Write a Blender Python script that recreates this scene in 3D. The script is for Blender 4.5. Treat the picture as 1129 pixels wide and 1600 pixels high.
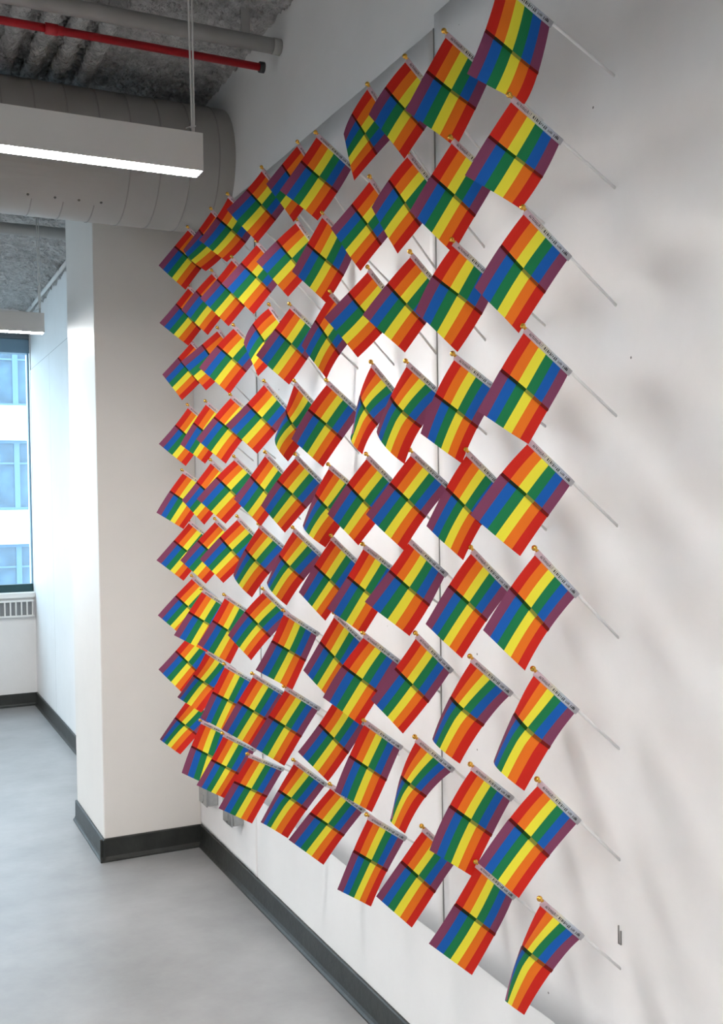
import bpy, bmesh, math, random
from mathutils import Vector, Matrix, noise

for o in list(bpy.data.objects): bpy.data.objects.remove(o, do_unlink=True)
scn = bpy.context.scene
COL = scn.collection
random.seed(7)

# ------------------------------------------------------------------ camera
IMG_W, IMG_H = 1129.0, 1600.0
FPX, CX, CY = 1591.0, 564.5, 822.9
YAW, PITCH, ROLL = math.radians(25.617), math.radians(1.4936), math.radians(-0.7778)
CAM = Vector((0.0, 0.0, 1.6))
FWD = Vector((math.sin(YAW)*math.cos(PITCH), math.cos(YAW)*math.cos(PITCH), -math.sin(PITCH)))
_r0 = Vector((math.cos(YAW), -math.sin(YAW), 0)); _u0 = _r0.cross(FWD)
RGT = math.cos(ROLL)*_r0 + math.sin(ROLL)*_u0
UPV = RGT.cross(FWD)
cd = bpy.data.cameras.new('camera'); cam = bpy.data.objects.new('camera', cd); COL.objects.link(cam)
cd.sensor_fit = 'VERTICAL'; cd.sensor_height = 36.0; cd.lens = FPX/IMG_H*36.0
cd.shift_y = (CY-IMG_H/2)/IMG_H; cd.clip_start = 0.05; cd.clip_end = 300
m = Matrix.Identity(4)
for i in range(3):
    m[i][0], m[i][1], m[i][2], m[i][3] = RGT[i], UPV[i], -FWD[i], CAM[i]
cam.matrix_world = m
scn.camera = cam

# ------------------------------------------------------------------ world (overcast daylight outside)
w = bpy.data.worlds.new('overcast_sky'); scn.world = w; w.use_nodes = True
wb = w.node_tree.nodes['Background']
wb.inputs[0].default_value = (0.66, 0.85, 1.0, 1); wb.inputs[1].default_value = 7.6
LAMP_STRENGTH = 122.0
vs = scn.view_settings
vs.view_transform = 'Standard'; vs.look = 'None'; vs.exposure = 0.0; vs.gamma = 1.0; vs.use_curve_mapping = False

# ------------------------------------------------------------------ room sizes (metres)
DW = 1.35          # flag wall plane x
YC = 4.58          # pillar front
PX0, PY1 = 0.90, 5.25
XB = 1.158         # wall beyond the pillar
YF = 8.44          # window wall
ZC = 3.34         # ceiling
XL, YR = -5.0, -4.0

# ------------------------------------------------------------------ materials
def srgb(r, g, b):
    f = lambda c: (c/255/12.92) if c/255 <= 0.04045 else ((c/255+0.055)/1.055)**2.4
    return (f(r), f(g), f(b), 1)
def newmat(name):
    mt = bpy.data.materials.new(name); mt.use_nodes = True
    nt = mt.node_tree; return mt, nt, nt.nodes['Principled BSDF']
def mat(name, col, rough=0.6, metal=0.0, var=0.0, vscale=4.0, bump=0.0, bscale=60.0, spec=None, specks=None):
    mt, nt, b = newmat(name); N = nt.nodes; L = nt.links
    b.inputs['Base Color'].default_value = col; b.inputs['Roughness'].default_value = rough; b.inputs['Metallic'].default_value = metal
    if spec is not None: b.inputs['Specular IOR Level'].default_value = spec
    tc = N.new('ShaderNodeTexCoord')
    out = None
    if var:
        nz = N.new('ShaderNodeTexNoise'); nz.inputs['Scale'].default_value = vscale; nz.inputs['Detail'].default_value = 6; nz.inputs['Roughness'].default_value = .62
        L.new(tc.outputs['Object'], nz.inputs['Vector'])
        rp = N.new('ShaderNodeValToRGB'); rp.color_ramp.elements[0].position = .3; rp.color_ramp.elements[1].position = .72
        rp.color_ramp.elements[0].color = tuple(c*(1-var) for c in col[:3])+(1,); rp.color_ramp.elements[1].color = tuple(min(1, c*(1+var)) for c in col[:3])+(1,)
        L.new(nz.outputs['Fac'], rp.inputs['Fac']); out = rp.outputs['Color']
    if specks:
        vo = N.new('ShaderNodeTexVoronoi'); vo.inputs['Scale'].default_value = specks[0]
        L.new(tc.outputs['Object'], vo.inputs['Vector'])
        lt = N.new('ShaderNodeMath'); lt.operation = 'LESS_THAN'; lt.inputs[1].default_value = specks[1]
        L.new(vo.outputs['Distance'], lt.inputs[0])
        mx = N.new('ShaderNodeMixRGB'); mx.inputs['Color2'].default_value = specks[2]
        if out: L.new(out, mx.inputs['Color1'])
        else: mx.inputs['Color1'].default_value = col
        L.new(lt.outputs[0], mx.inputs['Fac']); out = mx.outputs['Color']
    if out: L.new(out, b.inputs['Base Color'])
    if bump:
        n2 = N.new('ShaderNodeTexNoise'); n2.inputs['Scale'].default_value = bscale; n2.inputs['Detail'].default_value = 5
        L.new(tc.outputs['Object'], n2.inputs['Vector'])
        bp = N.new('ShaderNodeBump'); bp.inputs['Strength'].default_value = bump; bp.inputs['Distance'].default_value = .01
        L.new(n2.outputs['Fac'], bp.inputs['Height']); L.new(bp.outputs['Normal'], b.inputs['Normal'])
    return mt
M = {}
M['wall'] = mat('white_wall_paint', (.78, .775, .77, 1), .55, var=.03, vscale=3, bump=.12, bscale=14)
M['panel'] = mat('white_panel_paint', (.82, .81, .81, 1), .38, var=.035, vscale=5, bump=.10, bscale=9, specks=(9.0, .025, (.25, .24, .23, 1)))
M['pillar'] = mat('pillar_cream_paint', (.73, .70, .665, 1), .45, var=.025, vscale=3, bump=.06, bscale=10)
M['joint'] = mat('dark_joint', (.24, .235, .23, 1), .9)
M['farwall'] = mat('grey_wall_paint', (.34, .335, .33, 1), .7, var=.03, vscale=3)
M['base'] = mat('charcoal_base', (.019, .021, .019, 1), .45, var=.45, vscale=9, bump=.2, bscale=40)
M['floor'] = mat('polished_concrete', (.295, .297, .30, 1), .34, var=.20, vscale=2.2, bump=.05, bscale=30, specks=(3.2, .012, (.12, .12, .12, 1)))
M['ceil'] = mat('sprayed_fireproofing', (.46, .455, .445, 1), .95, var=.30, vscale=26, bump=1.0, bscale=55)
M['ceil'].node_tree.nodes['Bump'].inputs['Distance'].default_value = .03
M['duct'] = mat('duct_paint', (.36, .345, .325, 1), .5, var=.05, vscale=3, bump=.08, bscale=8)
M['ductline'] = mat('duct_seam', (.29, .278, .262, 1), .6)
M['screw'] = mat('screw_metal', (.16, .15, .14, 1), .4, .7)
M['pipe'] = mat('painted_pipe', (.38, .37, .355, 1), .5, var=.08, vscale=6)
M['red'] = mat('red_pipe_paint', srgb(170, 18, 30), .4, var=.12, vscale=12)
M['iron'] = mat('dark_iron', (.06, .06, .06, 1), .5, .5)
M['housing'] = mat('lamp_housing_white', (.62, .61, .595, 1), .4)
M['cable'] = mat('white_cable', (.62, .61, .59, 1), .5)
M['stick'] = mat('white_plastic_stick', (.86, .85, .85, 1), .32)
M['gold'] = mat('gold_plastic', (.80, .45, .08, 1), .18, 1.0)
M['ink'] = mat('black_print', (.015, .015, .018, 1), .7)
M['galv'] = mat('galvanised_steel', (.42, .43, .43, 1), .28, .9, var=.1, vscale=30)
M['frame'] = mat('window_frame_paint', srgb(120, 150, 170), .5)
M['rail'] = mat('dark_green_rail', srgb(20, 62, 66), .4)
M['grille'] = mat('radiator_enamel', (.80, .80, .78, 1), .4)
M['void'] = mat('dark_void', (.26, .27, .28, 1), .9)
M['shade'] = mat('roller_shade', srgb(95, 105, 112), .7)
M['stone'] = mat('pale_stone', (.80, .80, .78, 1), .8, var=.06, vscale=1.2, bump=.1)
M['bframe'] = mat('blue_grey_sash', srgb(84, 112, 142), .5)
M['street'] = mat('asphalt', (.25, .25, .25, 1), .9)

def emis(name, col, s):
    mt = bpy.data.materials.new(name); mt.use_nodes = True; nt = mt.node_tree; nt.nodes.clear()
    e = nt.nodes.new('ShaderNodeEmission'); e.inputs[0].default_value = col; e.inputs[1].default_value = s
    o = nt.nodes.new('ShaderNodeOutputMaterial'); nt.links.new(e.outputs[0], o.inputs[0]); return mt
M['led'] = emis('led_diffuser', (1.0, .975, .95, 1), LAMP_STRENGTH)
def glass(name, tint, refl):
    mt = bpy.data.materials.new(name); mt.use_nodes = True; nt = mt.node_tree; nt.nodes.clear()
    t = nt.nodes.new('ShaderNodeBsdfTransparent'); t.inputs[0].default_value = tint
    g = nt.nodes.new('ShaderNodeBsdfGlossy'); g.inputs['Roughness'].default_value = .02
    mx = nt.nodes.new('ShaderNodeMixShader'); mx.inputs[0].default_value = refl
    o = nt.nodes.new('ShaderNodeOutputMaterial')
    nt.links.new(t.outputs[0], mx.inputs[1]); nt.links.new(g.outputs[0], mx.inputs[2]); nt.links.new(mx.outputs[0], o.inputs[0]); return mt
M['glass'] = glass('clear_pane', (.93, .97, .98, 1), .05)
M['bglass'] = mat('far_window_glass', srgb(62, 88, 108), .08, 0.0, var=.5, vscale=.9, spec=.5)

STRIPES = [srgb(208, 40, 28), srgb(240, 120, 32), srgb(244, 232, 66), srgb(30, 124, 76), srgb(24, 94, 178), srgb(130, 66, 96)]
def ramp_mat(name, cols, transl, rough=.7, interp='CONSTANT', pos=None):
    mt, nt, b = newmat(name); N = nt.nodes; L = nt.links
    uv = N.new('ShaderNodeTexCoord'); sp = N.new('ShaderNodeSeparateXYZ'); L.new(uv.outputs['UV'], sp.inputs[0])
    rp = N.new('ShaderNodeValToRGB'); cr = rp.color_ramp; cr.interpolation = interp
    n = len(cols)
    while len(cr.elements) < n: cr.elements.new(.5)
    for i, c in enumerate(cols):
        cr.elements[i].position = (pos[i] if pos else i/n); cr.elements[i].color = c
    L.new(sp.outputs[0], rp.inputs[0])
    wv = N.new('ShaderNodeTexNoise'); wv.inputs['Scale'].default_value = 900; wv.inputs['Detail'].default_value = 2
    L.new(uv.outputs['Object'], wv.inputs['Vector'])
    bp = N.new('ShaderNodeBump'); bp.inputs['Strength'].default_value = .15; bp.inputs['Distance'].default_value = .0006
    L.new(wv.outputs['Fac'], bp.inputs['Height']); L.new(bp.outputs['Normal'], b.inputs['Normal'])
    L.new(rp.outputs[0], b.inputs['Base Color']); b.inputs['Roughness'].default_value = rough; b.inputs['Specular IOR Level'].default_value = .25
    tr = N.new('ShaderNodeBsdfTranslucent'); L.new(rp.outputs[0], tr.inputs[0])
    mx = N.new('ShaderNodeMixShader'); mx.inputs[0].default_value = transl
    out = N['Material Output']
    L.new(b.outputs[0], mx.inputs[1]); L.new(tr.outputs[0], mx.inputs[2]); L.new(mx.outputs[0], out.inputs[0])
    return mt
M['cloth'] = ramp_mat('rainbow_polyester', STRIPES, .22)
def mul(a, b, k): return tuple(min(1, a[i]*b[i]*k) for i in range(3))+(1,)
def sc(a, k): return tuple(a[i]*k for i in range(3))+(1,)
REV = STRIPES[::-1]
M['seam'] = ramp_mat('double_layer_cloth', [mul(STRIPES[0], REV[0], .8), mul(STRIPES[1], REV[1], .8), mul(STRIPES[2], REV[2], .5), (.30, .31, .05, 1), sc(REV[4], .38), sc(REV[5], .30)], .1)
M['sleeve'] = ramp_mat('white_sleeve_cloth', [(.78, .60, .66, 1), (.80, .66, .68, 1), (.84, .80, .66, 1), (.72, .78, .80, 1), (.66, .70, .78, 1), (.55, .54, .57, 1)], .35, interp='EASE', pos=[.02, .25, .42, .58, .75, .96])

# ------------------------------------------------------------------ mesh helpers
def tag(o, label=None, cat=None, group=None, kind=None):
    if label: o['label'] = label
    if cat: o['category'] = cat
    if group: o['group'] = group
    if kind: o['kind'] = kind
    return o
def link(name, me, mt, parent=None, smooth=False):
    if mt and not me.materials: me.materials.append(mt)
    if smooth:
        for p in me.polygons: p.use_smooth = True
    o = bpy.data.objects.new(name, me); COL.objects.link(o)
    if parent: o.parent = parent
    return o
def obj(name, bm, mt, parent=None, smooth=False):
    me = bpy.data.meshes.new(name)
    bmesh.ops.recalc_face_normals(bm, faces=bm.faces)
    bm.to_mesh(me); bm.free()
    return link(name, me, mt, parent, smooth)
def empty(name, loc):
    o = bpy.data.objects.new(name, None); o.empty_display_size = .05; o.location = loc; COL.objects.link(o); return o
def box(bm, x0, x1, y0, y1, z0, z1, bev=0.0):
    vs_ = [bm.verts.new((x, y, z)) for x in (x0, x1) for y in (y0, y1) for z in (z0, z1)]
    fs = [(0, 1, 3, 2), (4, 6, 7, 5), (0, 4, 5, 1), (2, 3, 7, 6), (0, 2, 6, 4), (1, 5, 7, 3)]
    faces = [bm.faces.new([vs_[i] for i in f]) for f in fs]
    if bev:
        ed = list({e for f in faces for e in f.edges})
        bmesh.ops.bevel(bm, geom=ed, offset=bev, segments=2, affect='EDGES', profile=.5)
    return bm
def bxo(name, dims, mt, parent=None, bev=0.0):
    return obj(name, box(bmesh.new(), *dims, bev=bev), mt, parent)
def tube(bm, pts, r, n=12, caps=True):
    pts = [Vector(p) for p in pts]; rings = []
    rs = r if isinstance(r, (list, tuple)) else [r]*len(pts)
    ref = None
    for i, p in enumerate(pts):
        d = (pts[min(i+1, len(pts)-1)]-pts[max(i-1, 0)]).normalized()
        if ref is None: ref = d.orthogonal().normalized()
        a = (ref-d*ref.dot(d)).normalized(); ref = a; b = d.cross(a)
        rings.append([bm.verts.new(p+(a*math.cos(2*math.pi*k/n)+b*math.sin(2*math.pi*k/n))*rs[i]) for k in range(n)])
    for i in range(len(rings)-1):
        for k in range(n):
            bm.faces.new((rings[i][k], rings[i][(k+1) % n], rings[i+1][(k+1) % n], rings[i+1][k]))
    if caps: bm.faces.new(rings[0][::-1]); bm.faces.new(rings[-1])
    return bm
def extrude_profile(bm, prof, p0, p1, out, up=Vector((0, 0, 1))):
    """prof: (out, up) points, swept from p0 to p1"""
    p0, p1, out = Vector(p0), Vector(p1), Vector(out)
    a = [bm.verts.new(p0+out*x+up*z) for x, z in prof]; b = [bm.verts.new(p1+out*x+up*z) for x, z in prof]
    n = len(prof)
    for i in range(n): bm.faces.new((a[i], a[(i+1) % n], b[(i+1) % n], b[i]))
    bm.faces.new(a[::-1]); bm.faces.new(b); return bm
def struct(o): o['kind'] = 'structure'; return o

# ================================================================== the room
struct(bxo('floor', (XL, DW+.2, YR, YF+.2, -.12, 0), M['floor']))
# ceiling: sprayed fireproofing, really lumpy where the camera can see it
def lump(p, s): return noise.fractal(Vector(p)*s, 1.0, 2.1, 4)
def rough_sheet(bm, gx0, gx1, gy0, gy1, z0, cell, groove=None):
    nx, ny = int((gx1-gx0)/cell), int((gy1-gy0)/cell); g = []
    for j in range(ny+1):
        row = []
        for i in range(nx+1):
            x = gx0+(gx1-gx0)*i/nx; y = gy0+(gy1-gy0)*j/ny
            h = .018*lump((x*.8, y, 0), 13)+.020*abs(lump((x*.8+5, y, 3), 34))+.010*lump((x, y, 9), 5)
            if groove and abs(y-groove-.02*lump((x, 0, 1), 3)) < .022: h -= .03
            if groove and x > gx1-.14: h += .045*((x-gx1+.14)/.14)**1.5*(1+lump((x, y, 2), 18))
            row.append(bm.verts.new((x, y, z0-max(-.03, h)-.004)))
        g.append(row)
    for j in range(ny):
        for i in range(nx): bm.faces.new((g[j][i], g[j][i+1], g[j+1][i+1], g[j+1][i]))
ZC2, YS = 3.15, 5.42     # the slab drops a little beyond the pillar
bm = bmesh.new()
rough_sheet(bm, -.6, DW+.02, 2.3, YS, ZC, .0135)
box(bm, XL, DW+.2, YR, YF+.2, ZC+.032, ZC+.18)
struct(obj('ceiling', bm, M['ceil']))
bm = bmesh.new(); rough_sheet(bm, -1.2, XB+.01, YS, YF, ZC2, .0145, 6.72)
box(bm, XL, XB+.1, YS, YF+.1, ZC2+.032, ZC)
struct(obj('ceiling_beyond', bm, M['ceil']))

wall = struct(bxo('wall_right', (DW, DW+.15, YR, PY1, 0, ZC+.005), M['wall']))
TH = .0045
def panel(y0, y1, z0, z1, mt='panel'):
    bm = bmesh.new(); n = 40; zs = 24
    # a sheet that is slightly wavy against the wall, with thickness
    f = [[None]*(zs+1) for _ in range(n+1)]; b = [[None]*(zs+1) for _ in range(n+1)]
    for i in range(n+1):
        for k in range(zs+1):
            y = y0+(y1-y0)*i/n; z = z0+(z1-z0)*k/zs
            h = TH+.0022*noise.noise(Vector((y*3.1, z*2.2, 1)))+.0012*noise.noise(Vector((y*9, z*6, 4)))
            ed = .0015*noise.noise(Vector((y*20, z*20, 2)))
            yy = y+(ed if i in (0, n) else 0); zz = z+(ed if k in (0, zs) else 0)
            f[i][k] = bm.verts.new((DW-max(.003, h), yy, zz)); b[i][k] = bm.verts.new((DW+.001, yy, zz))
    for i in range(n):
        for k in range(zs): bm.faces.new((f[i][k], f[i+1][k], f[i+1][k+1], f[i][k+1]))
    for i in range(n):
        for k in (0, zs): bm.faces.new((f[i][k], f[i+1][k], b[i+1][k], b[i][k]))
    for k in range(zs):
        for i in (0, n): bm.faces.new((f[i][k], f[i][k+1], b[i][k+1], b[i][k]))
    return obj('panel', bm, M[mt], wall, True)
Z0P, Z1P = .426, 2.825
panel(1.10, 2.329, Z0P, 2.86); panel(2.334, 3.718, Z0P, Z1P); panel(3.723, YC-.002, Z0P, Z1P)
panel(3.815, YC-.002, .104, Z0P-.003)
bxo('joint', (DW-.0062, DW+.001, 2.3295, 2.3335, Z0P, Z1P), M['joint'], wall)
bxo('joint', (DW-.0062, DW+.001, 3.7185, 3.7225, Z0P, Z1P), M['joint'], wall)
# dented slit low on the near panel
bm = bmesh.new()
box(bm, DW-.0085, DW-.004, 1.6205, 1.6225, .694, .731); box(bm, DW-.0085, DW-.004, 1.6135, 1.616, .694, .722); box(bm, DW-.0085, DW-.004, 1.6135, 1.6225, .6935, .695)
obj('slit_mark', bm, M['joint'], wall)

struct(bxo('pillar', (PX0, DW+.001, YC, PY1, 0, ZC+.004), M['pillar'], bev=.006))
wf = struct(bxo('wall_right_beyond', (XB, DW+.15, PY1, YF+.15, 0, ZC+.005), M['wall']))
for (a, b_) in ((PY1, 6.3), (6.303, 7.49), (7.493, YF)): bxo('panel', (XB-.005, XB+.001, a, b_, .104, 2.665), M['wall'], wf)
for yj in (6.3015, 7.4915): bxo('joint', (XB-.0052, XB, yj-.0012, yj+.0012, .104, 2.665), M['ductline'], wf)
bxo('joint', (XB-.0052, XB, PY1, YF, 2.665, 2.668), M['ductline'], wf)
struct(bxo('wall_left', (XL-.15, XL, YR, YF+.15, 0, ZC+.005), M['farwall']))
struct(bxo('wall_rear', (XL, DW+.15, YR-.15, YR, 0, ZC+.005), M['farwall']))
# window wall with one wide opening
WX0, WX1, WZ0, WZ1 = -4.2, 1.150, .864, 2.95
bm = bmesh.new()
box(bm, XL, XB+.1, YF, YF+.25, 0, WZ0); box(bm, XL, XB+.1, YF, YF+.25, WZ1, ZC+.005)
box(bm, WX1, XB+.1, YF, YF+.25, WZ0, WZ1); box(bm, XL, WX0, YF, YF+.25, WZ0, WZ1)
struct(obj('wall_far', bm, M['wall']))
win = struct(empty('window_1', (WX1, YF, WZ0)))
win.location = (0, 0, 0)
bxo('window_sill', (WX0, WX1, YF-.03, YF+.24, WZ0-.001, .904), M['grille'], win, .004)
bxo('bottom_rail', (WX0, WX1, YF+.06, YF+.11, .904, .966), M['rail'], win, .004)
bxo('head_frame', (WX0, WX1, YF+.02, YF+.12, 2.80, 2.912), M['frame'], win, .004)
bxo('shade_roll', (WX0, WX1, YF+.005, YF+.13, 2.912, WZ1), M['shade'], win, .01)
for x in [WX1-.006]+[-.25-1.35*k for k in range(3)]:
    bxo('mullion', (x-.006 if x > 1 else x-.02, x+(.006 if x > 1 else .012), YF+.06, YF+.11, .966, 2.80), M['frame'], win, .003)
xs = [WX0]+[-.25-1.35*k for k in (2, 1, 0)]+[WX1+.008]
for a, b_ in zip(xs, xs[1:]):
    bxo('pane', (a+.013, b_-.021, YF+.083, YF+.087, .966, 2.80), M['glass'], win)
# daylight sampling helper for the opening (a portal adds no light of its own)
pl = bpy.data.lights.new('window_portal', 'AREA'); pl.shape = 'RECTANGLE'; pl.size = WX1-WX0; pl.size_y = WZ1-WZ0
po = bpy.data.objects.new('window_portal', pl); COL.objects.link(po); po.location = ((WX0+WX1)/2, YF+.3, (WZ0+WZ1)/2); po.rotation_euler = (math.radians(-90), 0, 0)
pl.cycles.is_portal = True

# baseboards with a small cove foot
BP = [(0, 0), (.022, 0), (.022, .006), (.016, .012), (.0115, .022), (.0105, .098), (.007, .1015), (0, .1015)]
def base(name, p0, p1, out):
    o = obj(name, extrude_profile(bmesh.new(), BP, p0, p1, out), M['base']); return struct(o)
base('baseboard_right', (DW, YR, 0), (DW, YC, 0), (-1, 0, 0))
base('baseboard_pillar_front', (PX0-.0215, YC, 0), (DW-.0105, YC, 0), (0, -1, 0))
base('baseboard_pillar_side', (PX0, YC-.0215, 0), (PX0, PY1, 0), (-1, 0, 0))
base('baseboard_right_beyond', (XB-.005, PY1, 0), (XB-.005, YF, 0), (-1, 0, 0))
base('baseboard_far', (XL, YF, 0), (XB, YF, 0), (0, -1, 0))

# radiator cover under the window
rad = empty('radiator_cover', (WX1-.6, YF-.03, .715))
tag(rad, 'white slotted radiator grille running under the window sill', 'radiator')
def rel(o, p): o.parent = p; o.matrix_parent_inverse = Matrix.Translation(p.location).inverted(); return o
RX0, RX1 = -1.2, 1.135
rel(bxo('back_box', (RX0, RX1, YF-.02, YF-.001, .715, .843), M['void']), rad)
rel(bxo('top_rail', (RX0, RX1, YF-.045, YF-.001, .832, .846), M['grille'], bev=.002), rad)
rel(bxo('bottom_rail', (RX0, RX1, YF-.045, YF-.001, .712, .726), M['grille'], bev=.002), rad)
k = 0; x = RX1-.008; me = None
while x > RX0+.01:
    if me is None: me = box(bmesh.new(), -.005, .005, -.018, 0, 0, .108); mm = bpy.data.meshes.new('slat'); me.to_mesh(mm); me.free(); mm.materials.append(M['grille'])
    s = bpy.data.objects.new('slat', mm); COL.objects.link(s); s.location = (x, YF-.022, .725); rel(s, rad); x -= .042

# ================================================================== overhead services
# main duct along x, oval-round, with gore seams, an access cover and screws
DY, DZ, DR = 4.20, 2.998, .262
du = empty('air_duct', (DW, DY, DZ))
tag(du, 'large round warm-grey painted air duct running into the white wall', 'duct')
def ring(x, r, n=64): return [Vector((x, DY+r*math.cos(2*math.pi*k/n), DZ+r*.97*math.sin(2*math.pi*k/n))) for k in range(n)]
bm = bmesh.new(); stations = [XL+i*(DW+.01-XL)/60 for i in range(61)]; rr = []
for x in stations: rr.append([bm.verts.new(p) for p in ring(x, DR)])
for i in range(60):
    for k in range(64): bm.faces.new((rr[i][k], rr[i][(k+1) % 64], rr[i+1][(k+1) % 64], rr[i+1][k]))
rel(obj('duct_body', bm, M['duct'], None, True), du)
me = None
for x in [1.285-.118*i for i in range(13)]:
    bm = bmesh.new(); a = [[bm.verts.new(p) for p in ring(xx, rad_)] for xx, rad_ in ((-.003, DR-.001), (-.002, DR+.0022), (.002, DR+.0022), (.003, DR-.001))]
    for j in range(3):
        for k in range(64): bm.faces.new((a[j][k], a[j][(k+1) % 64], a[j+1][(k+1) % 64], a[j+1][k]))
    if me is None: o = obj('duct_seam', bm, M['ductline']); me = o.data
    else: bm.free(); o = link('duct_seam', me, None)
    o.location.x = x; rel(o, du)
# curved access cover
bm = bmesh.new(); n = 12; a0, a1 = math.radians(188), math.radians(242); vv = []
for rad_ in (DR-.001, DR+.005):
    vv.append([[bm.verts.new((x, DY+rad_*math.cos(a0+(a1-a0)*k/n), DZ+rad_*.97*math.sin(a0+(a1-a0)*k/n))) for k in range(n+1)] for x in (.43, .86)])
o_, i_ = vv[1], vv[0]
for k in range(n): bm.faces.new((o_[0][k], o_[0][k+1], o_[1][k+1], o_[1][k]))
for e in (0, 1):
    for k in range(n): bm.faces.new((o_[e][k], o_[e][k+1], i_[e][k+1], i_[e][k]))
for k in (0, n): bm.faces.new((o_[0][k], o_[1][k], i_[1][k], i_[0][k]))
cov = rel(obj('access_cover', bm, M['duct'], None), du)
for (x, ad) in [(.455, 192), (.455, 238)]+[(x, 238) for x in (.56, .66, .75, .835)]+[(.835, 205), (.835, 192)]:
    a = math.radians(ad); p = Vector((x, DY+(DR+.004)*math.cos(a), DZ+(DR+.004)*.97*math.sin(a))); d = Vector((0, math.cos(a), math.sin(a)))
    s = obj('screw', tube(bmesh.new(), [p, p+d*.004], [.006, .004], 8), M['screw']); s.parent = cov; s.matrix_parent_inverse = Matrix.Translation(du.location).inverted()@Matrix.Identity(4)
    s.matrix_parent_inverse = Matrix.Identity(4)
rel(bxo('hanger_bracket', (1.245, 1.285, 4.22, 4.25, 2.70, 2.76), M['rail']), du)

def pipe(name, p0, p1, r, mt, label, extra=()):
    e = empty(name, p1); tag(e, label, 'pipe')
    rel(obj('pipe_run', tube(bmesh.new(), [p0, p1], r, 20), mt, None, False), e)
    for nm, q0, q1, rr_, mt_ in extra: rel(obj(nm, tube(bmesh.new(), [q0, q1], rr_, 20), mt_), e)
    for c in e.children:
        for p in c.data.polygons: p.use_smooth = len(p.vertices) == 4
    return e
g_ = pipe('drain_pipe', (XL, 3.432, 3.219), (DW, 3.432, 3.219), .0265, M['pipe'], 'thick grey painted pipe under the ceiling ending in the white wall',
     [('wall_collar', (DW-.03, 3.432, 3.219), (DW-.001, 3.432, 3.219), .0280, M['pipe'])])
rel(bxo('hanger_strap', (1.205, 1.235, 3.428, 3.436, 3.24, ZC), M['pipe']), g_)
pipe('sprinkler_pipe', (XL, 3.480, 3.158), (1.292, 3.480, 3.158), .0132, M['red'], 'thin bright red sprinkler pipe stopping short of the white wall',
     [('end_cap', (1.287, 3.480, 3.158), (1.305, 3.480, 3.158), .019, M['iron']), ('coupling', (.545, 3.480, 3.158), (.585, 3.480, 3.158), .018, M['red']), ('coupling', (.575, 3.480, 3.158), (.605, 3.480, 3.158), .0155, M['red'])])
pipe('drain_pipe', (XL, 5.655, 3.053), (XB, 5.655, 3.053), .03, M['pipe'], 'dull grey pipe crossing the ceiling beyond the duct and pillar')
pipe('electrical_conduit', (1.125, 6.0, 3.105), (1.125, YF, 3.105), .013, M['cable'], 'thin white conduit running along the rough beam beside the far wall')
for i, xr_ in enumerate((.50, .60, .70, .80)):
    bm = bmesh.new(); n = 90; pts = []; rs = []
    for j in range(n+1):
        y = 3.50+1.85*j/n
        pts.append((xr_+.008*noise.noise(Vector((xr_*9, y*5, 0))), y, 3.305+.006*noise.noise(Vector((y*7, i*3.1, 0))))); rs.append(.031+.010*noise.noise(Vector((y*16, i*7.7, 2)))+.006*noise.noise(Vector((y*40, i*2.2, 5))))
    tube(bm, pts, rs, 18)
    for v in bm.verts: v.co += Vector((0, 0, 1))*0+(v.co-Vector((xr_, v.co.y, 3.305)))*(.28*lump(v.co, 45))
    tag(obj('coated_conduit', bm, M['ceil'], None, True), 'lumpy fireproof-coated ceiling conduit above the duct, '+('fourth', 'third', 'second', 'first')[i]+' from the white wall', 'conduit', 'coated conduits side by side on the ceiling')

# linear pendant lamps
def pendant(y, xe, length, label, ztop=ZC):
    e = empty('pendant_lamp', (xe, y, 2.603)); tag(e, label, 'lamp', 'linear pendant lamps')
    x0, x1 = xe-length, xe
    bm = bmesh.new(); W_ = .063; zb, zt, th = 2.501, 2.603, .004
    box(bm, x0, x1, y, y+th, zb, zt); box(bm, x0, x1, y+W_-th, y+W_, zb, zt); box(bm, x0, x1, y+th, y+W_-th, zt-th, zt)
    box(bm, x0, x0+th, y+th, y+W_-th, zb, zt-th); box(bm, x1-th, x1, y+th, y+W_-th, zb, zt-th)
    rel(obj('housing', bm, M['housing']), e)
    rel(bxo('diffuser', (x0+th, x1-th, y+th, y+W_-th, zb-.001, zb+.012), M['led']), e)
    for cxp in (x1-.018, x0+.02):
        for q, s_ in enumerate((-.006, .006)):
            pts = [(cxp+s_*.3, y+W_/2, zt), (cxp+s_*.6, y+W_/2+s_*.4, zt+.05), (cxp+s_*(1.2 if q else .4)-.004, y+W_/2, zt+.3), (cxp+s_-.003, y+W_/2+s_, ztop)]
            o = rel(obj('suspension_cable', tube(bmesh.new(), pts, .0028, 8), M['cable'], None, True), e)
        rel(obj('cable_tie', tube(bmesh.new(), [(cxp-.022, y+W_/2-.006, zt+.016), (cxp-.006, y+W_/2-.006, zt+.024), (cxp+.006, y+W_/2-.006, zt+.026), (cxp+.006, y+W_/2+.006, zt+.026), (cxp-.006, y+W_/2+.006, zt+.024), (cxp-.006, y+W_/2-.006, zt+.024)], .0014, 6), M['cable']), e)
    return e
PL = 2.44
pendant(2.700, .833, PL, 'white linear pendant lamp hanging in front of the round air duct')
pendant(5.550, .835, PL, 'white linear pendant lamp hanging beyond the pillar towards the window', ZC2)
for y, wd in ((-3.0, 'rear wall'), (-.15, 'middle of the room')): pendant(y, .833, PL, 'white linear pendant lamp along the flag wall, over the '+wd)
for y, wd in ((-3.0, 'rear wall'), (-.15, 'middle of the room'), (2.70, 'floor beside the air duct'), (5.55, 'floor near the window')):
    pendant(y, -1.95, PL, 'white linear pendant lamp far from the flags, over the '+wd, ZC2 if y > 5 else ZC)

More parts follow.
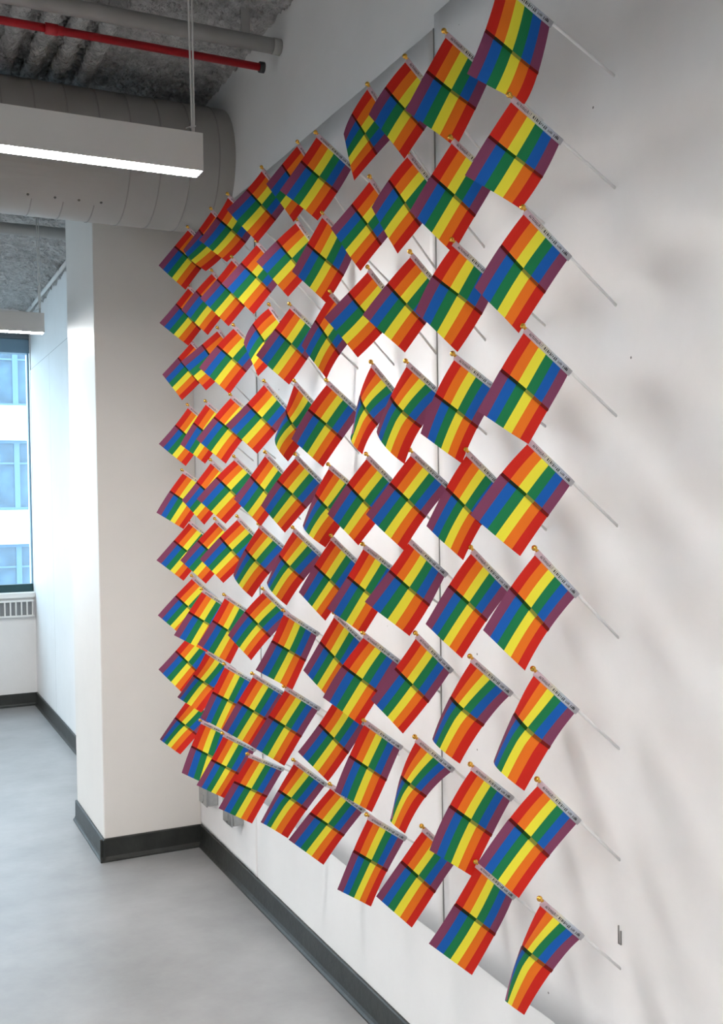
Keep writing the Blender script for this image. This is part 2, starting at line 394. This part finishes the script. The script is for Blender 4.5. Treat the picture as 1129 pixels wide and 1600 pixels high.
# outlet boxes low on the wall
for (yc, zc, wd) in ((4.365, .315, 'closest to the pillar corner'), (4.02, .325, 'farther out from the pillar corner')):
    e = empty('outlet_box', (DW, yc, zc)); tag(e, 'galvanised steel outlet box low on the white wall, '+wd, 'outlet', 'steel outlet boxes under the lowest flags')
    h = .058
    rel(bxo('box_body', (DW-.052, DW+.002, yc-h, yc+h, zc-h, zc+h), M['galv'], bev=.010), e)
    rel(bxo('cover_plate', (DW-.058, DW-.051, yc-h, yc+h, zc-h, zc+h), M['galv'], bev=.003), e)
    for s_ in (-.02, .02):
        rel(bxo('receptacle', (DW-.0605, DW-.057, yc-.016, yc+.016, zc+s_*1.25-.014, zc+s_*1.25+.014), M['galv'], bev=.001), e)
    rel(obj('screw', tube(bmesh.new(), [(DW-.0595, yc, zc-.048), (DW-.057, yc, zc-.048)], .004, 8), M['screw']), e)

# ================================================================== across the street
BY = 36.0
bld = empty('office_building', (4.5, BY, -12)); tag(bld, 'pale stone office building with blue-grey sash windows across the street', 'building')
FH, ZB = 3.50, 1.42   # floor pitch, sill height of a floor
WWD, PIT, XO = 2.94, 3.20, 4.44
bm = bmesh.new()
cols = range(-4, 5); flo = range(-4, 4)
xsl = -9.5, 18.5
for fl in flo:
    zb = ZB+fl*FH
    box(bm, *xsl, BY, BY+.6, zb+2.35, zb+FH)       # spandrel
    for c in cols: box(bm, XO+c*PIT+WWD/2, XO+(c+1)*PIT-WWD/2, BY, BY+.6, zb, zb+2.35)
rel(obj('facade', bm, M['stone']), bld)
lm = None; wm = None
for fl in flo:
    zb = ZB+fl*FH
    for dz, hh, dd in ((2.40, .10, .16), (FH-.16, .16, .22)):
        rel(bxo('ledge', (*xsl, BY-dd, BY, zb+dz, zb+dz+hh), M['stone']), bld)
    for c in cols:
        xc = XO+c*PIT
        if wm is None:
            bm = bmesh.new(); a = WWD/2
            box(bm, -a, -a+.09, 0, .1, 0, 2.35); box(bm, a-.09, a, 0, .1, 0, 2.35); box(bm, -a+.09, a-.09, 0, .1, 0, .10); box(bm, -a+.09, a-.09, 0, .1, 2.25, 2.35)
            box(bm, -.09, .09, .0, .1, .10, 2.25); box(bm, -.77, -.69, .01, .09, .10, 2.25); box(bm, .69, .77, .01, .09, .10, 2.25)
            for q0, q1 in ((-a+.09, -.77), (-.69, -.09), (.09, .69), (.77, a-.09)): box(bm, q0, q1, .02, .08, 1.55, 1.61)
            fo = obj('window', bm, M['bframe']); wm = fo.data
            po_ = bxo('pane', (-a+.05, a-.05, .05, .06, .05, 2.3), M['bglass']); lm = po_.data
        else:
            fo = link('window', wm, None); po_ = link('pane', lm, None)
        fo.location = (xc, BY+.12, zb); rel(fo, bld); po_.parent = fo
rel(bxo('back_wall', (*xsl, BY+.45, BY+.6, ZB+flo[0]*FH, ZB+(flo[-1]+1)*FH), M['void']), bld)
struct(bxo('ground', (-40, 50, YF+3, 80, -11.2, -11.0), M['street']))
# per column (nearest first), per row (top first): ball, hem point, BL, BR, ML, MR  (pixels, None = hidden)
N=None
FL=[
[[(776,-36),(875.6,46.8),(729.6,114.8),(818.9,163),(756.5,49.6),(840,116)],
 [(795,148),(880,221),(726.8,273.5),(814,326),(762,214),(845.8,279)],
 [(816,323.5),(890.3,401.5),(742.4,448.8),(810.4,520.5),(780.6,385),(850,458.7)],
 [(816,509),(892.6,582),(746.6,643),(826,694),(781.5,579),(855.7,642.4)],
 [(822,683),(892.6,750.9),(734.7,804.7),(813,869),(782,741),(855.7,807.6)],
 [(834.5,856.3),(901,926.6),(754.3,984.7),(820.3,1048),(796.2,919.5),(856.3,986)],
 [(832.3,1044.8),(900.4,1107.7),(772,1189),(818.7,1235.8),(800.9,1115.6),(857.6,1169.5)],
 [(838.6,1217.4),(903.2,1280.6),(745.9,1348),(810.6,1403.6),(794.6,1280.6),(856.4,1340)],
 [(842.5,1404.2),(907.9,1460.8),(793.4,1564.8),(819.6,1586.7),(813.6,1479.5),(860.3,1518)]],
[[(693.2,48.1),(737.6,86.8),(634,171.5),(712.5,230.7),(665,112.8),(741.6,172)],
 [(703,214),(740,248.7),(640,329.8),(708.5,396),(673,275),(741.6,338.7)],
 [(705.2,374.4),(756.8,421.9),(649,486.8),(715.3,549.9),(675.4,431.6),(752,492)],
 [(706.7,552.5),(767.8,600.4),(656.8,677.4),(721.5,724),(679,618),(745.8,669)],
 [(727,702.2),(770,746),(666,822),(723,875.4),(695.2,763.8),(752.7,820)],
 [(734.7,855),(793.4,916.7),(664.4,975),(721.5,1028.6),(700,916),(760,971)],
 [(733.7,1025.3),(796,1079.4),(676.2,1154.5),(718.7,1193.6),(702.5,1090),(754,1134.6)],
 [(734.3,1194),(797.5,1243.8),(671.3,1328.8),(737,1369),(701,1260),(767,1306.7)],
 [(742,1346),(801,1398),(669.6,1474.4),(737.4,1524),(709.7,1414),(773,1462)]],
[[(632.2,87.7),(658.2,121.3),(576.4,178.5),(632.4,248),(600.6,137.5),(661,205)],
 [(635.5,236),(671,277),(580.5,323.7),(620.8,396.4),(605.8,282.8),N],
 [(639.9,393),(676.9,431.6),(566.8,492),(632.5,550.9),(603,445),(663,508)],
 [(633.2,563.8),(681.5,608),(588.6,674.5),(632.8,725),(609.4,620.9),(657,668.6)],
 [(640,703),(696.5,754.4),(571.4,803.7),(630.5,860),(607.5,756),(664,809.6)],
 [(636.5,840),(703,900.8),(570.5,940.4),(639.6,993.9),(606.5,892.6),(669.8,947)],
 [(648.4,988.8),(706.9,1048),(579.6,1093.4),(629.9,1146.6),(616.3,1045),(668.5,1097.9)],
 [(647.5,1151),(706.8,1201),(613,1280),(633,1302.8),(625.8,1214),(664.8,1246)],
 [(658.3,1290.6),(676,1307.8),(587.8,1401),(642.9,1449.4),(624.8,1346.4),(679,1395)]],
[[(573.7,131.2),(589,153.6),(536.6,209.5),(553.2,282.2),(548.8,178.9),(588,242)],
 [(577,275.7),(592.2,296),(516.4,356.8),(563.3,423.3),(548.4,320),(594.9,383.4)],
 [(573.8,416.8),(596.6,446.3),(506.8,495.9),(559.5,558.3),(543,458.3),(595,521.9)],
 [(579,565.2),(613.3,607),(552.3,676.4),(566.6,710),(562,618),(589,664.7)],
 [(571.5,709.1),(611.4,751),(512,803),(560.3,852.2),(541.7,757),N],
 [(565.8,849.8),(610.4,883.7),(511.6,951),(568.3,991.7),(541.7,902),N],
 [(566,988.3),(623,1032.6),(504.5,1090),(563.9,1133.4),(534.3,1041),N],
 [(567.2,1124.5),(629.8,1168.6),(523.2,1236.9),(580.6,1269),(544.4,1182),(603,1220)],
 [(572,1272.7),(633.7,1309),(526.6,1389.7),(579.6,1416.9),(551.4,1330.7),(605,1361.8)]],
[[(492.6,206.6),(540,250),(437.7,297),(496.5,344.4),(469,252.6),(525.8,302)],
 [(502.2,332),(521.3,350),(456.3,424),(510.7,473.7),(479.4,382.5),(536,432)],
 [(514.3,455),(530,471),(471.2,540),(510,592),(491,501.8),(530,555)],
 [(509,593.5),(555,636.4),(455,686),(504.9,729.6),(481,640.8),(534,686.9)],
 [(512,725.2),(543.5,751.7),(473,820.8),(508.4,855.4),(488.6,773.9),N],
 [(516,836.2),(556.8,875.7),(466.4,925.3),(508.4,970),(490.7,884.5),N],
 [(521,957),(563.9,997),(473.5,1047.5),(517,1094),(499,1004),N],
 [(523,1085),N,(465.5,1175),(512,1221),(497,1132.5),(543.5,1177.7)],
 [(514.6,1224.6),(568,1266.8),(450.5,1312),(505.4,1351.5),(483.3,1271),(537,1306.7)]],
[[(464.3,221.3),(476.2,235.8),(416.3,287),(458.8,346.9),(439.3,258),N],
 [(462,341.5),(485,369.5),(400.5,408.7),(450.5,463.5),(431.5,376.7),N],
 [(451.4,474.6),(486.8,506.5),(400,555),(451.4,601),(428.3,515),(478.8,562.9)],
 [(458.8,594.4),(488.6,628.4),(431.5,679),(449.6,721),(442,641.7),N],
 [(460.2,709.2),(499.2,749),(407.6,789.8),(445.2,832.3),(432.4,751.7),(477.6,795)],
 [(456.7,823.8),(501.9,866),(416.8,910),(447.8,946),(435.4,868.6),(474.4,906.7)],
 [(441.3,953.3),(500,990),(399,1046.8),(456.7,1077.6),(423.6,1002.3),(477.4,1033.3)],
 [(443,1072),(501.9,1106.8),(391,1165),(444.3,1196.8),(418.6,1120),(470,1152)],
 [(457.6,1187),(504.5,1221.6),(407,1284.9),(449.6,1310),(432.8,1235),(479,1266)]],
[[(408.3,261),(419.5,273.9),(353.9,327),(402,379),(384.4,297),(430,344.8)],
 [(400,376),(414.5,390),(346.3,443),(396.8,490.7),(375.5,411.5),(423,457.6)],
 [(419.6,475.3),(436,500),(381,536),(403,587.8),(393.8,507),N],
 [(411.9,594.7),(442.5,630),(352.5,664.3),(402,708.9),(384.9,631.5),(430,676)],
 [(413.3,706),(441.6,735),(365.2,779.7),(408,822),(391,745),N],
 [(403,818),(441.6,851.8),(364.5,898),(394,933.6),(382.6,858.9),(419.8,897)],
 [(409.8,919.5),(447,954.5),(356,992.6),(392.3,1031.6),(381.7,956.3),(421.6,996)],
 [(393.2,1051.9),(442.5,1082),(346.3,1140),(395,1167),(371,1097.4),N],
 [(385.8,1177.8),(443.4,1200.7),(341.3,1263),(393.8,1287),(364.9,1222.4),(417,1245.8)]],
[[(355,302.6),(365.8,313),(310.9,374.9),(354.3,409.4),(337.4,340.3),(383.5,380)],
 [(361,400.6),(372,413.9),(312.6,465.5),(357,509.8),(338,437),(381.7,479.7)],
 [(364,507.2),(382.6,525.8),(310.9,574.5),(358.7,615.5),(338.3,540.8),(384.4,581.6)],
 [(359,615.9),(379,633),(306.4,686.4),(352.8,724.5),(333.5,652.4),(378,689)],
 [(364.9,712.8),(393,738),(307.3,779.7),(352.5,818.3),(337.4,746.4),N],
 [(369.8,806.3),(396.8,833.7),(312.3,873.6),(349,911),(342.4,840),N],
 [(349.3,928.8),(384.4,951.9),(308.2,1006.8),(359.6,1037.4),(331.2,970.5),N],
 [(349.3,1037),(391.5,1061),(313.5,1122),(361,1147),(331.2,1082.4),N],
 [(346.6,1145.3),(399.4,1171),(307,1227),(352,1248),(329.5,1188),N]],
[[(329,325.6),(337.4,335),(286.4,390),(321.5,423.6),(308.2,360.7),(349,400)],
 [(330,421.8),(339.2,433.3),(283.4,484),(324.7,523.5),(305.5,455),(344.5,498)],
 [(339.2,511.6),(349,525.8),(283,564.7),(321.8,610),(314.4,539),N],
 [(320.2,626.2),(339.2,642),(281.6,694.4),(320.6,724.5),(301.6,661.2),N],
 [(328.1,718),(344.5,735.4),(283.9,781.5),(319.2,820),(306.4,754),N],
 [(335,810.2),(349.8,826.7),(281.6,875.4),(321.5,912),(308.2,845.3),N],
 [(313.9,919.6),(347,941),(271.9,992.6),(323.3,1019),(294,957),N],
 [(320,1015),(349,1033),(277.2,1089.5),(314.4,1113.4),(300.2,1055),N],
 [(312.1,1125.2),(346.3,1141.7),(283.8,1207.7),(338,1233),(298.5,1167),N]],
[[(292.6,354.2),(302.9,365),(247.6,414.7),(289.6,452.8),(271.9,385.5),(313.5,421)],
 [(293,445),(306.4,455),(248.9,504.5),(294,540),(274.2,475.3),(313,516)],
 [(297,531),(308,541),(253.8,585),(284.3,625.3),(277.2,559.4),(311,599.3)],
 [(292.3,632),(308.2,647.4),(248,693.5),(290,728),(272.8,665),N],
 [(283.9,734.2),(306.4,749.6),(244.4,801),(287,826.7),(264.8,768),N],
 [(294,812),(317,832),(244.4,875.4),(287,907.6),(271,845.3),N],
 [(298.8,899.2),(328.6,926),(246.6,961.6),(285,994),(273.7,931.5),N],
 [(297,985),N,(247.4,1046),(287,1085),(273.7,1017.7),N],
 [(293,1087),N,(249.7,1155.4),(281.6,1178.8),(271.5,1121),N]]]

# ================================================================== the flags
def ray(px): return FWD+RGT*((px[0]-CX)/FPX)+UPV*((CY-px[1])/FPX)
def on_y(px, y): d = ray(px); return CAM+d*(y/d.y)
FW = .130
STICK_R = .0028
# shared meshes, in the flag's own frame: +z runs out along the stick, -x hangs down, y is across the cloth
def lathe_mesh(name, prof, mt, n=16):
    bm = bmesh.new(); rings = []
    for r, z in prof: rings.append([bm.verts.new((r*math.cos(2*math.pi*k/n), r*math.sin(2*math.pi*k/n), z)) for k in range(n)])
    for i in range(len(rings)-1):
        for k in range(n): bm.faces.new((rings[i][k], rings[i][(k+1) % n], rings[i+1][(k+1) % n], rings[i+1][k]))
    bm.faces.new(rings[0][::-1]); bm.faces.new(rings[-1])
    bmesh.ops.recalc_face_normals(bm, faces=bm.faces)
    me = bpy.data.meshes.new(name); bm.to_mesh(me); bm.free(); me.materials.append(mt)
    for p in me.polygons: p.use_smooth = True
    return me
BR_ = .0058
ball_me = lathe_mesh('finial', [(.0031, -.010), (.0036, -.0085), (.0030, -.0065)]+[(BR_*math.sin(a), -BR_*math.cos(a)) for a in [math.pi*(.18+.80*i/10) for i in range(11)]], M['gold'])
SL0, SL1 = .008, .140     # sleeve from/to, measured back from the ball
prof = [(.0042, 0), (.0028, .0030), (-.0010, .0034), (-.0060, .0018), (-.0098, .0007), (-.0098, -.0007), (-.0060, -.0018), (-.0010, -.0034), (.0028, -.0030)]
bm = bmesh.new(); uvl = bm.loops.layers.uv.new('UVMap'); ns = 14; rws = []
for i in range(ns+1):
    q = i/ns; z = -(SL0+(SL1-SL0)*q)
    rws.append([bm.verts.new((x, y, z)) for x, y in prof])
for i in range(ns):
    for k in range(len(prof)):
        k2 = (k+1) % len(prof); f = bm.faces.new((rws[i][k], rws[i][k2], rws[i+1][k2], rws[i+1][k])); f.smooth = True
        for lp, q in zip(f.loops, (i/ns, i/ns, (i+1)/ns, (i+1)/ns)): lp[uvl].uv = (q, .5)
bmesh.ops.recalc_face_normals(bm, faces=bm.faces)
sleeve_me = bpy.data.meshes.new('sleeve'); bm.to_mesh(sleeve_me); bm.free(); sleeve_me.materials.append(M['sleeve'])
# tiny run of black print along the sleeve, too fine to read: strokes grouped as in the photograph
bm = bmesh.new(); rng = random.Random(3)
def stroke(z0, z1, x0, x1, slant=0.0):
    def yy(x): return -(.0034+(.0034-.0018)*min(0, (x+.0010))/.005)-.00035 if x < -.001 else -.00385
    vs_ = [bm.verts.new((x, yy(x), z)) for x, z in ((x0, -z0), (x0, -z1), (x1, -z1-slant), (x1, -z0-slant))]
    bm.faces.new(vs_)
def word(z0, z1, n, heavy):
    st = (z1-z0)/n
    for i in range(n):
        a = z0+i*st; lo = -.0062+rng.choice((0, 0, -.0007)); hi = -.0018+rng.choice((0, 0, .0008)); wd = st*.20*heavy
        stroke(a+st*.1, a+st*.1+wd, lo, hi, rng.choice((0, 0, st*.3)))
        if rng.random() < .75: stroke(a+st*.55, a+st*.55+wd, lo, hi-rng.choice((0, .002)), rng.choice((0, -st*.25)))
        if rng.random() < .7: 
            xm = rng.choice((lo+.0004, (lo+hi)/2, hi-.0004)); stroke(a+st*.1, a+st*.7, xm-.0004, xm+.0004)
word(.020, .058, 13, 1.2); word(.062, .066, 1, 1.6); word(.067, .098, 8, 1.6); word(.102, .113, 4, 1.3); word(.117, .130, 4, 2.2)
text_me = bpy.data.meshes.new('print'); bm.to_mesh(text_me); bm.free(); text_me.materials.append(M['ink'])

def quad_bez(a, m_, b, t):   # passes m_ at t = .5
    c = m_*2-(a+b)*.5
    return a*((1-t)**2)+c*(2*t*(1-t))+b*(t*t)
def push_to(px, p, anchor, want):
    """slide a point towards the camera along its own line of sight until it is `want` from anchor"""
    d = (CAM-p).normalized(); lo, hi = 0.0, .16
    for _ in range(30):
        mid = (lo+hi)/2
        if ((p+d*mid)-anchor).length < want: lo = mid
        else: hi = mid
    return p+d*hi
# flags whose lower edge hangs in front of the ball of the flag below
OVER = {(0, 3), (2, 0), (2, 3), (2, 4), (5, 0), (5, 6), (6, 0), (6, 4), (9, 0), (9, 1), (9, 4), (8, 6), (9, 7)}
ORD = ['first', 'second', 'third', 'fourth', 'fifth', 'sixth', 'seventh', 'eighth', 'ninth', 'tenth']
def flag(k, r, data):
    ball_px, hem_px, bl_px, br_px, ml_px, mr_px = data
    y = 1.62+.2393*k
    B = on_y(ball_px, y)
    tip = Vector((DW, y, .639+.2232*(8-r)))
    ez = (B-tip).normalized()
    if hem_px:
        Hp = on_y(hem_px, y); dv = B-Hp
        if dv.length > .085: ez = (ez*.3+dv.normalized()*.7).normalized()
    L_ = (DW-.003-B.x)/(-ez.x); tip = B-ez*L_
    ey = Vector((0, 1, 0)); ex = ey.cross(ez)
    mw = Matrix.Identity(4)
    for i in range(3): mw[i][0], mw[i][1], mw[i][2], mw[i][3] = ex[i], ey[i], ez[i], tip[i]
    inv = mw.inverted()
    e = empty('rainbow_flag', (0, 0, 0)); e.matrix_world = mw
    # stick, ball, sleeve, print
    o = obj('stick', tube(bmesh.new(), [(0, 0, -.012), (0, 0, L_-.006)], STICK_R, 10), M['stick'], e, True)
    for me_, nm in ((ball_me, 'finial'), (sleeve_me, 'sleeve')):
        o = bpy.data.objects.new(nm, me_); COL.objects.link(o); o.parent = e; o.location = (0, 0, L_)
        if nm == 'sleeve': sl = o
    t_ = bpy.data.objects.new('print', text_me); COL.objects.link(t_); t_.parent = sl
    # cloth corners
    TL = tip+ez*(L_-SL0-.002)-ex*.009; TR = tip+ez*(L_-SL1+.003)-ex*.009
    BL, BR, ML = on_y(bl_px, y), on_y(br_px, y), on_y(ml_px, y)
    MR = on_y(mr_px, y) if mr_px else (TR+BR)*.5
    if (BL-BR).length < FW*.83:
        BL = push_to(bl_px, BL, BR, FW*.93)
        if mr_px and (ML-MR).length < FW*.90: ML = push_to(ml_px, ML, MR, FW*.95)
    curled = abs(BL.y-y) > .02
    if curled and abs(ML.y-y) < .004: ML = ML+Vector((0, (BL.y-y)*.25, 0))
    ph = random.uniform(0, 6.28); am = random.uniform(.0008, .0022)
    def S(s, t):
        a = quad_bez(TL, ML, BL, t); b = quad_bez(TR, MR, BR, t); p = a.lerp(b, s)
        ch = b-a; c = ch.length
        if curled and c < FW:
            nrm = ch.cross(Vector((-.5, 0, -.85))); nrm.normalize()
            if nrm.y < 0: nrm = -nrm
            p = p+nrm*(min(.05, math.sqrt(max(0, .375*c*(FW-c))))*4*s*(1-s)*min(1, t*1.6))
        p = p+Vector((0, 1, 0))*(am*math.sin(ph+s*5+t*4)*min(1, t*3))
        p = p+(CAM-p).normalized()*((.018 if (k, r) in OVER else -.012)*t*t)
        return inv@p
    def patch(name, t0, t1, nt, flip, off, mt, ns=24):
        bm = bmesh.new(); uvl = bm.loops.layers.uv.new('UVMap'); g = []
        for j in range(nt+1):
            t = t0+(t1-t0)*j/nt
            g.append([bm.verts.new(S(i/ns, t)+Vector((0, off, 0))) for i in range(ns+1)])
        for j in range(nt):
            for i in range(ns):
                f = bm.faces.new((g[j][i], g[j][i+1], g[j+1][i+1], g[j+1][i])); f.smooth = True
                for lp, (ii, jj) in zip(f.loops, ((i, j), (i+1, j), (i+1, j+1), (i, j+1))):
                    u = (ii+(.02 if ii == i else -.02))/ns; lp[uvl].uv = ((1-u) if flip else u, jj/nt)
        me = bpy.data.meshes.new(name); bm.to_mesh(me); bm.free()
        return link(name, me, mt, e)
    patch('upper_cloth', 0, .497, 10, False, 0, M['cloth']); patch('lower_cloth', .490, 1, 10, True, .0012, M['cloth'])
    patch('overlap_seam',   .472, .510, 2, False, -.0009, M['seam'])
    row, cl = ORD[8-r], ORD[9-k]
    lab = ('curled ' if curled else '')+'rainbow stick flag in '+row+' row up from floor, '+cl+' column out from pillar'
    tag(e, lab, 'flag', 'rainbow stick flags pinned to the white wall')
for k, colm in enumerate(FL):
    for r, data in enumerate(colm): flag(k, r, data)
